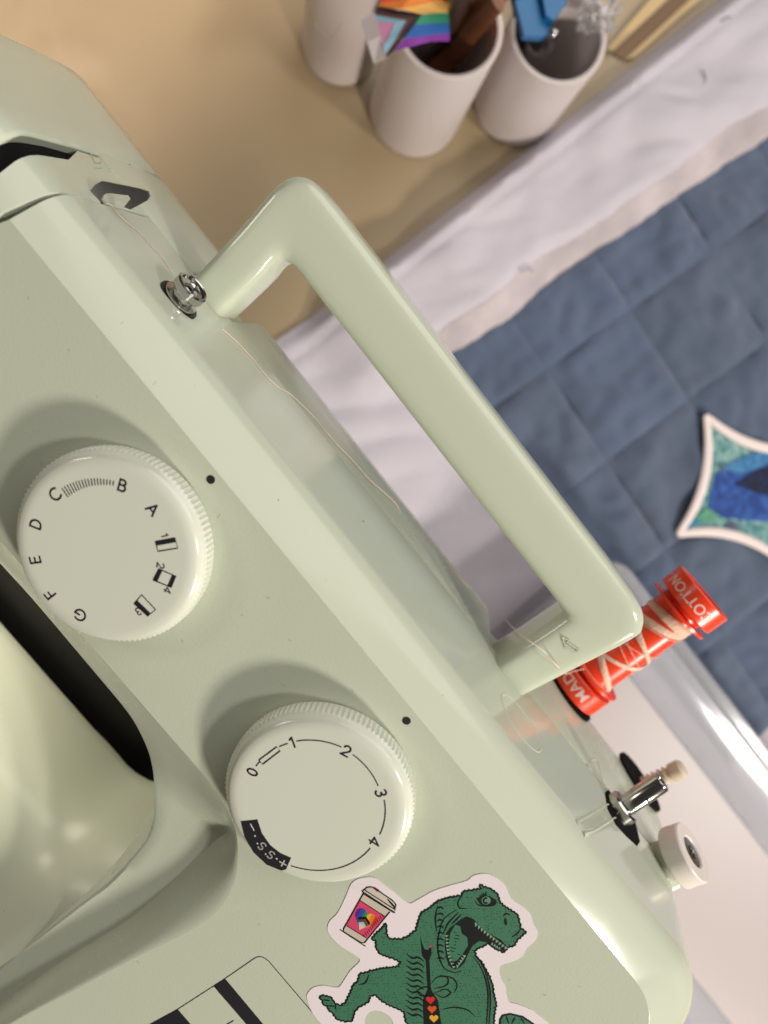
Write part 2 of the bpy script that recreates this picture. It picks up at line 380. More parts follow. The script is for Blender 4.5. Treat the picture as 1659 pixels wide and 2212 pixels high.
def sticklike(name, label, cat, pts, r, m, flat_=1., group=None, taper=None):
    base = Vector(pts[0]); o = tube(name, [(Vector(p) - base) * 1000 for p in pts], r, m, None, 12, flatten=flat_, taper=taper); o.location = base
    return tag(o, label, cat, group)
def inpot(B, dx, dy, z): return B + Vector((dx, dy, z * .001))
sticklike('wooden_tool', 'flat brown tool handle leaning to the right rim of the flag pot', 'tool', [B1 + Vector((-.008, -.010, .006)), F_(800, 210, .05), F_(880, 90, .092), F_(985, -40, .122)], 9, brown, .35)
sticklike('wooden_tool', 'dark slim tool handle beside the rainbow flag in the same pot', 'tool', [B1 + Vector((-.012, 0, .006)), F_(760, 180, .05), F_(815, 60, .098), F_(850, -60, .128)], 6, mat('dark_walnut', (.05, .028, .02), .35), .5)
sticklike('wooden_tool', 'orange brown lacquered handle at the far rim of the flag pot', 'tool', [B1 + Vector((.004, .004, .006)), F_(870, 100, .06), F_(985, 10, .10), F_(1060, -90, .125)], 8, mat('amber_lacquer', (.33, .11, .03), .25), .4)
# blue tool
blue_m = mat('blue_plastic', (.008, .13, .34), .35)
bo = F_(1180, 60, .08); tool = thing('blue_tool', 'bright blue plastic tool handle sticking out of the right pot', 'tool', bo)
for pts, zz in (([(1060, -60), (1170, -60), (1240, 140), (1195, 165), (1115, 158)], .088), ([(1190, -60), (1330, -60), (1300, 20), (1250, 92), (1215, 70)], .092)):
    sheet('blade', [(F_(x, y, zz) - bo) * 1000 for x, y in pts], blue_m, tool, thick=4)
tube('shank', [(F_(1150, 100, .084) - bo) * 1000, (F_(1160, 200, .03) - bo) * 1000], 4, M['black'], tool, 10)
lathe('rivet', [(0, 0), (2.2, 0), (2.2, 1), (1.4, 1.6), (0, 1.8)], (F_(1245, 148, .089) - bo) * 1000, (0, 0, 1), M['chrome'], tool, 24)
sticklike('black_tool', 'black tool standing behind the blue handle in the right pot', 'tool', [B2 + Vector((-.012, .004, .006)), F_(1110, 130, .05), F_(1100, 30, .078), F_(1085, -50, .09)], 5, M['black'], .6)
ring_o = thing('wire_coil', 'small silver wire coil lying inside the right pot', 'coil', F_(1160, 205, .035))
tube('coil', [Vector((math.cos(a) * (7 + .2 * a), math.sin(a) * (5 + .15 * a), a * .35)) for a in [i * .3 for i in range(80)]], .5, M['chrome'], ring_o, 6)
bagm = mat('clear_film', (.92, .90, .92), .12, trans=.85, ior=1.2)
film = thing('plastic_wrapper', 'crumpled clear plastic wrapper at the right rim of the right pot', 'wrapper', F_(1430, 20, .085))
vs = []; fs = []
for i in range(15):
    for j in range(15):
        p = F_(1340 + 13 * i + 3 * j, 150 - 16 * j, .074 + .0022 * j) - F_(1430, 20, .085)
        vs.append(p * 1000 + Vector((noise.noise(Vector((i, j, 0)) * .6), noise.noise(Vector((i, j, 5)) * .6), 1.8 * noise.noise(Vector((i, j, 9)) * .5))) * 3.2)
for i in range(14):
    for j in range(14): k = i * 15 + j; fs.append((k, k + 1, k + 16, k + 15))
obj('film', vs, fs, bagm, film, 30)
# card strips lying along the quilt edge at the top right
for n_, (pp, col, lb) in enumerate([([(1322, 118), (1345, 130), (1500, -10), (1470, -20)], (.20, .11, .05), 'brown card strip lying beside the white quilt edge'),
                                   ([(1348, 132), (1368, 128), (1560, -40), (1505, -14)], (.62, .44, .22), 'pale yellow card strip lying along the white quilt edge'),
                                   ([(1306, 112), (1320, 116), (1452, -10), (1424, -24)], (.55, .39, .19), 'golden card lying between the right pot and the brown strip')]):
    b = T(*pp[0]); o = sheet('card_strip', [(T(*p) - b) * 1000 + Vector((0, 0, 1.2 + n_)) for p in pp], flat('card_%d' % n_, col, .6), None, thick=.8); o.location = b
    tag(o, lb, 'card')

# ------------------------------------------------------------------ clear box on the quilt, right of the machine
bx0 = T(1322, 1200, .055); bz = .055
box = thing('plastic_box', 'clear plastic storage box with ridged lid on the quilt, right of the machine', 'box', (bx0.x, bx0.y, .011))
LX, LY, H = 330., 150., 44.
def rrect(x0, x1, y0, y1, r, z, n=6):
    out = []
    for cx, cy, a0 in ((x1 - r, y1 - r, 0), (x0 + r, y1 - r, 90), (x0 + r, y0 + r, 180), (x1 - r, y0 + r, 270)):
        for i in range(n + 1): a = math.radians(a0 + 90 * i / n); out.append(Vector((cx + r * math.cos(a), cy + r * math.sin(a), z)))
    return out
def loft(name, rings, m, parent, close=True, cap0=False, cap1=False, smooth=35, u=MM, wrap=True):
    vs = [v for r in rings for v in r]; k = len(rings[0]); fs = []
    for i in range(len(rings) - 1):
        for j in range(k if wrap else k - 1): fs.append((i * k + j, i * k + (j + 1) % k, (i + 1) * k + (j + 1) % k, (i + 1) * k + j))
    if cap0: fs.append(list(range(k))[::-1])
    if cap1: fs.append([(len(rings) - 1) * k + j for j in range(k)])
    return obj(name, vs, fs, m, parent, smooth, u)
def bxr(d, z, r=14): return rrect(0 + d, LX - d, -LY + d, 0 - d, max(1., r - d), z)
loft('box_wall', [bxr(3, 0), bxr(1.5, 2), bxr(0, H - 8), bxr(-2, H - 7.5), bxr(-2, H - 4), bxr(1.6, H - 4), bxr(2.6, 3.4)], M['clear'], box, cap0=True, cap1=True)
loft('lid', [bxr(-2.6, H - 3.6), bxr(-2.6, H + 2.5), bxr(-1.2, H + 4), bxr(4, H + 4), bxr(6, H + 2), bxr(9, H + 2), bxr(11, H + 4.6), bxr(34, H + 4.6), bxr(36, H + 3.2), bxr(36, H + 1.6), bxr(33, H + 3), bxr(11, H + 3), bxr(9, H + .6), bxr(5, H + .6), bxr(3, H - 3.6)], mat('frosted_lid', (.93, .93, .98), .09, trans=.72, ior=1.42), box)
lidp = loft('lid_panel', [bxr(36.2, H + 1.6), bxr(36.2, H + 3.0)], mat('frosted_panel', (.42, .365, .365), .35), box, cap0=True, cap1=True)
fabin = loft('folded_fabric', [bxr(15, 3.6), bxr(14, 14), bxr(15, 26), bxr(19, 33)], M['cloth'], None, cap0=True, cap1=True); fabin.location = box.location
tag(fabin, 'folded white fabric packed inside the clear plastic box', 'fabric')

# ------------------------------------------------------------------ the sewing machine
mach = thing('sewing_machine', 'pale mint green sewing machine lying on its back, dials facing up', 'sewing machine')
mach.rotation_euler = (TILT, 0, 0)
mach.location = Vector((0, 0, CAM_H)) - RX @ Vector((0, 0, .171))
XL = -86.
def outline(d, r, xr, yt=-60., n=14, ybot=-300.):
    out = [Vector((XL, yt - d, 0)), Vector((-40, yt - d, 0)), Vector((20, yt - d, 0)), Vector((80, yt - d, 0)), Vector((130, yt - d, 0))]
    rr = max(2., r - d * .6); cx, cy = xr - d - rr, yt - d - rr
    for i in range(n + 1): a = math.radians(90 - 90 * i / n); out.append(Vector((cx + rr * math.cos(a), cy + rr * math.sin(a), 0)))
    out.append(Vector((xr - d, -150, 0))); out.append(Vector((xr - d, ybot, 0)))
    return out
lev = [(11.0, 0, 27, 186), (10.9, -.03, 27, 186)]
yy_, zz_ = 5.0, -4.05
lev.append((yy_, zz_, 27, 186))
for i_ in range(1, 9):
    a_ = math.radians(55.5 - 55.5 * i_ / 8 + 3.47); yy_ -= 1.39 * math.sin(a_); zz_ -= 1.39 * math.cos(a_); lev.append((max(0, yy_), zz_, 26 - .3 * i_, 186))
lev += [(0, -30, 19, 185), (0, -45, 15, 184), (0, -55.6, 14, 183), (.25, -56, 14, 183), (.9, -56.2, 14, 183), (1.0, -70, 14, 183)]
loft('arm_cover', [[Vector((v.x, v.y, z)) for v in outline(d, r, xr)] for d, z, r, xr in lev], M['mint_top'], mach, smooth=13, wrap=False)
A = [(-110, -128), (-40, -128), (-1.8, -128), (17.8, -128), (32, -128), (45, -128), (54, -129), (62, -131.6), (69, -136.8), (74.7, -143.6), (78.6, -153.3), (79.2, -165.2), (77.4, -184.5), (75.6, -211.8), (74, -236), (73, -300)]
Bc = [(-110, -128.8), (-40, -128.8), (-1.8, -128.8), (17.8, -128.9), (32.4, -129), (45.8, -129.6), (55.5, -131.5), (61.2, -135.2), (63.6, -139.5), (64.2, -145), (65.4, -154), (67, -164), (69.4, -184), (69, -212), (69.6, -240), (70, -300)]
Cc = [(-110, -139), (-40, -139), (-19.5, -138.6), (5.3, -139), (18, -139.3), (25, -140.2), (32, -142.4), (36.5, -144.8), (40.2, -147.5), (44, -151), (48.8, -155.5), (53.2, -163), (57, -180.5), (57.8, -194), (59.6, -234), (60, -300)]
def ringz(R_, z, k=4): return [Vector((p.x, p.y, z(i / max(1, (len(R_) - 1) * k)) if callable(z) else z)) for i, p in enumerate(smoothpath([(x, y, 0) for x, y in R_], k))]
An, Bn, Cn = ringz(A, 0), ringz(Bc, lambda t: -.8 if t < .42 else -.8 - 6.2 * min(1, (t - .42) / .14)), ringz(Cc, -8.5)
def mixr(a, b, t): return [p.lerp(q, t) for p, q in zip(a, b)]
o0 = [Vector((v.x, v.y, 0)) for v in outline(11.0, 27, 186)]
panel_poly = o0 + An[::-1]
sheet('front_panel', panel_poly, M['mint'], mach)
Cin = [Vector((p.x * .995, p.y - .6, -10)) for p in Cn]
def ease(t):
    out = []
    for i, (p, q) in enumerate(zip(An, Bn)):
        soft = max(0., min(1., (i - 26) / 6)); z = q.z * (t * (1 - soft) + soft * t ** 1.7); v = p.lerp(q, t); out.append(Vector((v.x, v.y, z)))
    return out
rings = [An] + [ease(t) for t in (.06, .13, .21, .31, .43, .57, .72, .87)] + [Bn, mixr(Bn, Cn, .08), mixr(Bn, Cn, .7), [v + Vector((0, 0, .35)) for v in mixr(Bn, Cn, .93)], Cn, Cin,
         [Vector((p.x * .985, p.y - 1.2, -30)) for p in Cn], [Vector((p.x * .975, p.y - 2, -74)) for p in Cn]]
loft('harp_surround', rings, M['mint'], mach, smooth=28, wrap=False)
roundbox('harp_dark_plate', (-150, -330, -84), (70, -118, -76), 1, M['black'], mach)  # added black plate, stands in for the dark gap behind the harp opening
# bed (free arm) below the harp
def bedsec(x, dy, dz):
    pr = [(-203, -70), (-200.6, -67), (-200, -62), (-200, -42), (-200.5, -37), (-201.8, -32.6), (-204, -28.6), (-207, -25.4), (-211, -22.8), (-216, -21.2), (-226, -19.8), (-330, -13)]
    return [Vector((x, y + dy, z + dz)) for y, z in pr]
xs = [(-150, 0, 0), (-60, 0, 0), (0, 0, 0), (24, 0, 0), (32, 0.2, -.4), (38, .8, .3), (43, 2.2, 2.2), (47, 5, 4.6), (51, 9, 7.2), (55, 14, 9.4), (60, 19, 10.6)]
loft('bed', [bedsec(x, a, b) for x, a, b in xs], M['cream'], mach, smooth=60, wrap=False)
roundbox('base', (-150, -345, -232), (182, -295, -20), 6, M['mint'], mach)
roundbox('pillar_back', (78, -300, -112), (180, -122, -68), 5, M['mint'], mach)
# rear blocks of the arm
def rear(name, x0, x1, ytop, zr, drop=1.2):
    pr = [(-126, -57.3), (ytop - .8, -57.0), (ytop - .2, -57.3), (ytop, -57.9), (ytop - drop * .3, zr + 16), (ytop - drop * .7, zr + 9), (ytop - drop - 1.4, zr + 4), (ytop - drop - 4, zr + 1), (ytop - drop - 8, zr), (-126, zr + 3)]
    secs = []
    for x, i in ((x0, 1.), (x0 + .3, .4), (x0 + 1.2, 0), (x1 - 1.2, 0), (x1 - .3, .4), (x1, 1.)):
        secs.append([Vector((x, y - i if y > -100 else y, z + (i if z < -80 else 0))) for y, z in pr])
    return loft(name, secs, M['mint'], mach, cap0=True, cap1=True, smooth=40)
rear('rear_cover', -49.5, 79, -60.2, -101, 2.4)
rear('rear_cover', -112, -66.5, -60, -114)
rear('rear_cover', 97.5, 183, -60, -113)
# left caps: nose between the seams and face cover beyond the take-up slot
def cap(name, f0, f1, m, zt=0., steps=1):
    pr = [(-150, .2), (-72, .2), (-70.9, 0.), (-70.5, -.3), (-62.8, -5.6), (-61.6, -7), (-60.6, -9.4), (-60.1, -13), (-60, -17), (-60, -30), (-60, -42), (-60, -60), (-60, -80), (-60, -98), (-61, -107), (-63.5, -112), (-68, -114.5), (-130, -113)]
    secs = []
    for t in (0, .012, .03, .2, .5, .8, .97, .988, 1):
        ins = .7 if t in (0, 1) else (.2 if t in (.012, .988) else 0)
        secs.append([Vector((f0(z) * (1 - t) + f1(z) * t, y - ins + zt, z - ins * (1 if z > -50 else -1))) for y, z in pr])
    return loft(name, secs, m, mach, cap0=True, cap1=True, smooth=38)
def lerp(pts):
    def f(z):
        for (za, xa), (zb, xb) in zip(pts, pts[1:]):
            if z >= zb: t = min(1, max(0, (z - za) / (zb - za))); return xa + (xb - xa) * t
        return pts[-1][1]
    return f
seam1 = lerp([(4, -99.5), (-5, -101.5), (-15, -104.2), (-30, -106), (-42, -107.6), (-114, -113.2)])
slotr = lerp([(4, -93.5), (-3, -96.5), (-15, -98.6), (-28, -100.6), (-34.8, -102.2), (-36.5, -105.6), (-42, -107.0), (-114, -112.8)])
seam2 = lerp([(4, -89), (-3, -87.4), (-8, -86.6), (-14, -86.3), (-60, -87.6), (-61, -112.2), (-120, -112.6)])
cap('nose_cover', slotr, seam2, M['mint_top'], -.25)
lefte = lerp([(4, -141), (-50, -149.6), (-80, -153.4), (-104, -156), (-114, -153)])
cap('face_cover', lefte, lambda z: seam1(z) - .35, M['mint_top'])
slot_b = lerp([(4, -93.0), (-28, -100.2), (-36, -105.2), (-42, -106.6), (-60, -108.4), (-114, -112.4)])
cap('take_up_slot', lambda z: seam1(z) - .8, slot_b, M['felt'], -2.2)
# thread guide: bent steel plate with a notch
ga, gb = PY(186, 428), PY(322, 447)
gz = -14.
gp = [(174, 437), (205, 399), (221, 391), (300, 407), (319, 413), (323, 424), (318, 433), (281, 453), (268, 447), (276, 437), (282, 429), (277, 422), (232, 417), (222, 422), (217, 432), (224, 443)]
mid = PY(240, 445); gn = Vector((.30, .06, .95)); gpts = []
for px, py in gp:
    r = ray(px, py); dl = Vector((MX.dot(r), MU.dot(r), -MN.dot(r))); c0 = Vector((0, 0, 171)); gpts.append(c0 + dl * (gn.dot(mid + Vector((0, 3.0, 4.0)) - c0) / gn.dot(dl)))
tg = sheet('thread_guide', gpts, M['steel'], mach, thick=1.6, off=(.30, .06, .95))
bv = tg.modifiers.new('edge', 'BEVEL'); bv.width = .0006; bv.segments = 2; bv.limit_method = 'ANGLE'
# tension post
sb = PY(384, 650); sax = Vector((.06, 1, .16))
post = lathe('tension_post', [(5.9, -.2), (5.9, .5), (5.0, .7)], sb, sax, M['black'], mach, 48)
lathe('tension_disc', [(0.00, 0.54), (4.30, 0.81), (4.90, 1.17), (4.90, 1.53), (3.18, 2.07), (3.10, 2.97), (4.30, 3.51), (4.56, 3.87), (4.56, 5.76), (4.21, 6.21), (3.78, 6.03), (3.44, 5.31), (2.06, 4.95), (1.38, 5.31), (0.00, 5.58)], sb, sax, M['chrome'], post, 56, 30)
lathe('screw_head', [(1.5, 5.9), (1.4, 6.6), (.6, 6.9), (.3, 6.5), (0, 6.4)], sb, sax, M['chrome'], post, 6, 20)
# handle
def handle():
    # frame of rounded section, swept: legs and bar as one closed solid
    outer = [(-62.5, -74), (-64.6, -42), (-66.2, -27), (-66.2, -22.5), (-65, -18.6), (-61.6, -15.9), (-56, -15.0), (-46, -14.8), (-16, -14.8), (30, -14.8), (72, -14.8), (82, -14.9), (92, -15.4), (97.4, -18.4), (98.6, -23), (96.8, -42), (93.6, -74)]
    inner = [(-49.6, -74), (-50.2, -46), (-50.9, -39.6), (-50.9, -37.6), (-50.2, -35.7), (-48.6, -34.6), (-46, -34.2), (-40, -34.2), (-16, -34.2), (30, -34.3), (66, -34.2), (74, -34.2), (78.6, -34.4), (80.0, -35.4), (80.4, -37), (80.6, -46), (80.4, -74)]
    k = 7; O = smoothpath([(x, y, 0) for x, y in outer], k); I = smoothpath([(x, y, 0) for x, y in inner], k)
    n = len(O); zf, zb = -46.5, -66.; vs = []; fs = []
    m_ = 36
    for i in range(n):
        o_, i_ = O[i], I[i]; c_ = (o_ + i_) / 2; h = (o_ - i_) / 2; t = i / (n - 1)
        ex = 4.8
        for j in range(m_):
            a = 2 * math.pi * (j + .5) / m_; ca, sa = math.cos(a), math.sin(a)
            ca = math.copysign(abs(ca) ** (2 / ex), ca); sa = math.copysign(abs(sa) ** (2 / ex), sa)
            vs.append(c_ + h * ca + Vector((0, 0, (zf + zb) / 2 + (zf - zb) / 2 * sa)))
    for i in range(n - 1):
        for j in range(m_): fs.append((i * m_ + j, i * m_ + (j + 1) % m_, (i + 1) * m_ + (j + 1) % m_, (i + 1) * m_ + j))
    fs.append(list(range(m_))[::-1]); fs.append([(n - 1) * m_ + j for j in range(m_)])
    return obj('handle', vs, fs, M['mint_h'], mach, 70)
hd = handle()
ar = [P(1214, 1376, -46.2), P(1231, 1385, -46.2), P(1224, 1386, -46.2), P(1251, 1404, -46.2), P(1245, 1409, -46.2), P(1220, 1390, -46.2), P(1222, 1400, -46.2)]
tube('raised_arrow', ar + [ar[0]], .22, M['mint'], hd, 6)
# dials
def dial(name, cpx, label):
    c = P(*cpx, z=8.); c.z = 0.
    def rm(i, j, r): return r - (.33 if (j in (2, 3) and i % 4 in (0, 1)) else 0)
    d = lathe(name, [(23.75, .3), (24.05, .8), (24.25, 1.3), (24.15, 5.2), (23.75, 5.5), (23.45, 5.8), (23.25, 6.6), (22.75, 7.3), (21.85, 7.8), (20.3, 8.0), (19.2, 8.02), (0, 7.95)], c, (0, 0, 1), M['dial'], mach, 440, 32, rmod=rm)
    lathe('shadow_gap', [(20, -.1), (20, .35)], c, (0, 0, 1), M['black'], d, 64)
    d['label'] = label
    return d, c
ZF = 8.06
d1, k1 = dial('pattern_dial', (227, 1190), 'round ribbed dial lettered A to G')
d2, k2 = dial('length_dial', (682, 1738), 'round ribbed dial numbered 0 to 4')
def outw(p, k): v = Vector((p.x - k.x, p.y - k.y, 0)); return v.normalized()
def arcp(cx, cy, rx, ry, a0, a1, n=14): return [(cx + rx * math.cos(math.radians(a0 + (a1 - a0) * i / n)), cy + ry * math.sin(math.radians(a0 + (a1 - a0) * i / n))) for i in range(n + 1)]
GL = {
    'A': [[(-.42, -.5), (0, .5), (.42, -.5)], [(-.27, -.16), (.27, -.16)]],
    'B': [[(-.28, -.5), (-.28, .5), (.02, .5)] + arcp(.02, .27, .24, .23, 90, -90) + [(-.28, .04)], [(.02, .04)] + arcp(.04, -.23, .29, .27, 90, -90) + [(-.28, -.5)]],
    'C': [arcp(.06, 0, .5, .5, 48, 312)], 'D': [[(-.3, -.5), (-.3, .5), (-.06, .5)] + arcp(-.06, 0, .46, .5, 90, -90) + [(-.3, -.5)]],
    'E': [[(.28, .5), (-.25, .5), (-.25, -.5), (.28, -.5)], [(-.25, .02), (.22, .02)]], 'F': [[(.28, .5), (-.25, .5), (-.25, -.5)], [(-.25, .02), (.22, .02)]],
    'G': [arcp(.02, 0, .5, .5, 48, 355) + [(.08, -.02)]],
    '0': [arcp(0, 0, .3, .5, 0, 360, 22)], '1': [[(-.2, .3), (.06, .5), (.06, -.5)]],
    '2': [arcp(0, .2, .3, .3, 165, -38) + [(-.32, -.5), (.34, -.5)]], '3': [arcp(-.02, .25, .27, .25, 140, -90) , arcp(-.02, -.22, .31, .28, 90, -145)],
    '4': [[(.12, -.5), (.12, .5), (-.4, -.24), (.36, -.24)]],
    'S': [arcp(0, .25, .27, .25, 40, 265) + arcp(0, -.25, .29, .25, 85, -145)],
    '+': [[(-.42, 0), (.42, 0)], [(0, -.42), (0, .42)]], '-': [[(-.5, 0), (.5, 0)]], '.': [[(-.08, 0), (.08, 0)]],
}
def glyph(bag, ch, c, upv, size, wd):
    upv = Vector(upv).normalized(); r = upv.cross(Vector((0, 0, 1)))
    for st_ in GL[ch]:
        pts = [Vector(c) + r * x * size + upv * y * size for x, y in st_]
        for a, b_ in zip(pts, pts[1:]):
            e_ = (b_ - a).normalized() * wd * .42; bag.line([a - e_, b_ + e_], wd)
def letters(name, items, k, d, wd=.46):
    b = Bag()
    for ch, px, py, size in items:
        p = P(px, py, ZF); glyph(b, ch, p, outw(p, k), size - wd, wd)
    return b.build(name, M['ink'], d)
letters('letter_marks', [('A', 330, 1100, 3.1), ('B', 264, 1049, 3.1), ('C', 119, 1068, 3.2), ('D', 77, 1133, 3.1), ('E', 76, 1210, 3.1), ('F', 108, 1284, 3.1), ('G', 173, 1329, 3.2)], k1, d1)
letters('number_marks', [('1', 356, 1157, 1.9), ('2', 347, 1222, 2.0), ('4', 362, 1276, 2.0), ('3', 299, 1321, 2.0)], k1, d1, .27)
def polar(k, r, deg, z=ZF): a = math.radians(deg); return Vector((k.x + r * math.cos(a), k.y + r * math.sin(a), z))
def ang(p, k): return math.degrees(math.atan2(p.y - k.y, p.x - k.x))
pb = P(264, 1049, ZF); pc = P(119, 1068, ZF); ab, ac = ang(pb, k1) + 7.5, ang(pc, k1) - 8
if ac < ab: ac += 360
tk = Bag()
NT = 18
for i in range(NT):
    t = i / (NT - 1); a = ac + (ab - ac) * t; ln = 2.2 - 1.2 * t; r0 = 17.2
    tk.line([polar(k1, r0 - ln, a), polar(k1, r0 + ln * .15, a)], .27)
tk.build('scale_ticks', M['ink'], d1)
def iconbox(pix, dark):
    b = Bag(); pts = [P(x, y, ZF) for x, y in pix]; b.line(pts + [pts[0]], .32)
    for a, c_, f in dark:      # thick side: pts index pair, share of the width
        q = [pts[a], pts[c_], pts[c_].lerp(pts[(c_ + 1) % 4], f), pts[a].lerp(pts[(a - 1) % 4], f)]; b.poly(q)
    return b
ic = iconbox([(336, 1170), (378, 1162), (384, 1184), (341, 1191)], [(0, 1, .42)]); ic.build('buttonhole_mark', M['ink'], d1)
ic = iconbox([(331, 1253), (343, 1229), (380, 1245), (370, 1269)], [(0, 1, .22), (2, 3, .22)]); ic.build('buttonhole_mark', M['ink'], d1)
ic = iconbox([(290, 1304), (306, 1285), (336, 1317), (319, 1331)], [(3, 0, .4)]); ic.build('buttonhole_mark', M['ink'], d1)
letters('number_marks', [('0', 545, 1668, 3.0), ('1', 632, 1604, 3.1), ('2', 748, 1622, 3.2), ('3', 823, 1713, 3.1), ('4', 809, 1819, 3.1)], k2, d2)
pr_ = [P(x, y, ZF) for x, y in ((663, 1601), (740, 1614), (774, 1646), (812, 1698), (830, 1740), (806, 1806), (785, 1835), (690, 1883), (628, 1868))]
rad = sum(math.hypot(p.x - k2.x, p.y - k2.y) for p in pr_) / len(pr_)
rb = Bag()
def arc(p0, p1, wd=.32):
    a0, a1 = ang(P(*p0, ZF), k2), ang(P(*p1, ZF), k2)
    while a1 > a0: a1 -= 360
    r0 = math.hypot(P(*p0, ZF).x - k2.x, P(*p0, ZF).y - k2.y); r1 = math.hypot(P(*p1, ZF).x - k2.x, P(*p1, ZF).y - k2.y)
    n = max(3, int((a0 - a1) / 4)); rb.line([polar(k2, r0 + (r1 - r0) * i / n, a0 + (a1 - a0) * i / n) for i in range(n + 1)], wd)
arc((640, 1601), (738, 1614)); arc((762, 1630), (817, 1698)); arc((830, 1728), (820, 1803)); arc((800, 1832), (628, 1870))
arc((553, 1655), (561, 1645)); arc((603, 1613), (622, 1606))
cbx = [P(*q, ZF) for q in ((559, 1642), (598, 1613), (605, 1622), (567, 1651))]; rb.line(cbx + [cbx[0]], .38)
rb.build('scale_line', M['ink'], d2)
bl = [P(*q, ZF) for q in ((520, 1774), (556, 1770), (566, 1800), (584, 1826), (606, 1843), (629, 1853), (618, 1878), (608, 1881), (576, 1868), (548, 1842), (530, 1812))]
sheet('stretch_stitch_mark', bl, M['ink'], d2)
b = Bag()
for ch, px, py, size, wd in (('+', 611, 1865, 2.2, .3), ('.', 598, 1855, .5, .4), ('S', 585, 1847, 2.2, .33), ('.', 574, 1845, .5, .4), ('S', 566, 1828, 2.2, .33), ('.', 556, 1822, .5, .4), ('.', 551, 1806, .5, .4), ('-', 545, 1787, 1.9, .3)):
    p = P(px, py, ZF + .04); glyph(b, ch, p, outw(p, k2), size, wd)
b.build('stretch_stitch_letters', flat('pale_ink', (.6, .6, .58)), d2)
for px, py in ((455, 1036), (878, 1557)):
    c = P(px, py, .06); b = Bag(); b.poly([c + Vector((math.cos(a), math.sin(a), 0)) * 1.08 for a in [i * math.pi / 16 for i in range(32)]]); b.build('indicator_dot', M['ink'], mach)
# stitch chart printed on the panel
def K(cx, cy): return P(265.4 + .32 * cx, 1990.7 + .32 * cy, .05)
ch = Bag(); ch.line([K(-200, 925), K(190, 690), K(370, 592), K(610, 437), K(690, 385), K(896, 243), K(918, 237), K(940, 239), K(960, 249), K(985, 268), K(1345, 690), K(1900, 1345)], .27)
ch.poly([K(610, 435), K(690, 385), K(945, 690), K(1300, 1120), K(1190, 1120), K(830, 690)])
ch.poly([K(190, 692), K(370, 592), K(455, 690), K(800, 1110), K(400, 1110), K(60, 770)])
ch.line([K(640, 725), K(710, 690), K(748, 668)], .35)
ch.build('stitch_chart', M['ink'], mach)
# details of the top deck
Yd = -59.9
def deck_ellipse(px, py, ax, az, skew=0., n=40, y=Yd): c = PY(px, py, -60.); return [Vector((c.x + ax * math.cos(t) + skew * math.sin(t), y, c.z + az * math.sin(t))) for t in [2 * math.pi * i / n for i in range(n)]]
ov = deck_ellipse(1126, 1560, 9.2, 8.6, y=-60.45)
tube('plug_ring', ov + [ov[0]], .62, M['mint_top'], mach, 8)
def deckpoly(name, pts, m, y=Yd, thick=.3): return sheet(name, [Vector((p.x, y, p.z)) for p in pts], m, mach, thick=thick, off=(0, 1, 0))
sp_b = Vector((126.6, -59.6, -104.5)); sp_ax = Vector((-.075, 1, .02)).normalized()
lathe('felt_pad', [(13.2, 0), (13.2, 1.2), (0, 1.3)], Vector((126.6, -60.6, -104.5)), (0, 1, 0), M['felt'], mach, 48)
lathe('spool_pin', [(3, -3), (3, 52), (1.5, 54)], sp_b, sp_ax, M['ivory'], mach, 20)
f2 = PY(1384, 1690)
lathe('felt_pad', [(12.2, 0), (12.2, 1.2), (0, 1.3)], Vector((f2.x - 1, -60.6, -103)), (0, 1, 0), M['felt'], mach, 48)
pin = [(3.2, 0)]
for i in range(5): pin += [(3.2, 1.4 + i * 2.2), (2.5, 1.8 + i * 2.2), (2.5, 2.6 + i * 2.2), (3.4, 3.0 + i * 2.2)]
pin += [(3.6, 13), (3.6, 16), (2.6, 17.2), (0, 17.4)]
lathe('spool_pin', pin, Vector((f2.x + 1.5, -60, -103.5)), (.05, 1, .1), M['ivory'], mach, 28, 25)
# winder slot, spindle, stop
sl = [PY(*q) for q in ((1306, 1712), (1314, 1706), (1322, 1716), (1336, 1716), (1350, 1735), (1372, 1775), (1382, 1818), (1376, 1828), (1352, 1806), (1330, 1782), (1312, 1748))]
deckpoly('winder_slot', sl, M['felt'])
spb = Vector((144.4, -60, -50.6)); spa = Vector((-.06, 1, -.02)).normalized()
spn = lathe('winder_spindle', [(5.4, 0), (5.4, 3.0), (4.8, 3.6), (3.3, 3.8), (3.25, 16.6), (2.9, 17.2), (2.0, 17.2), (1.6, 16.2), (0, 15.2)], spb, spa, M['chrome'], mach, 40, 32)
lathe('spring_pin', [(.42, 0), (.42, .3), (0, .4)], spb + spa * 10.5 + Vector((.5, 0, 3.2)), (.15, 0, 1), M['black'], spn, 12)
st = P(1463, 1852, -52.); stb = Vector((171.2, -61.6, -56)); sta = Vector((.02, 1, .19)).normalized()
stp = lathe('winder_stop', [(0, 5.2), (8.9, 5.2), (9.4, 5.7), (9.5, 6.2), (9.4, 11.6), (9.0, 12.1), (5.2, 12.1), (4.8, 11.6), (4.8, 11.2), (0, 11.2)], stb, sta, M['white'], mach, 56, 32)
lathe('screw', [(4.7, 11.25), (4.5, 11.7), (2.2, 11.9), (1.2, 11.2), (0, 11.1)], stb, sta, mat('dark_screw', (.10, .13, .13), .25, metal=1), stp, 32, 20)
for a in (0, 60, 120):
    d_ = Vector((math.cos(math.radians(a)), 0, math.sin(math.radians(a)))); c_ = stb + sta * 12.0
    tube('screw_cross', [c_ - d_ * 1.8, c_ + d_ * 1.8], .3, M['chrome'], stp, 6)
lathe('stop_boss', [(6.9, -6), (6.6, 2), (6.4, 4), (6.0, 5.1), (0, 5.2)], stb, sta, M['mint_top'], mach, 48, 35)
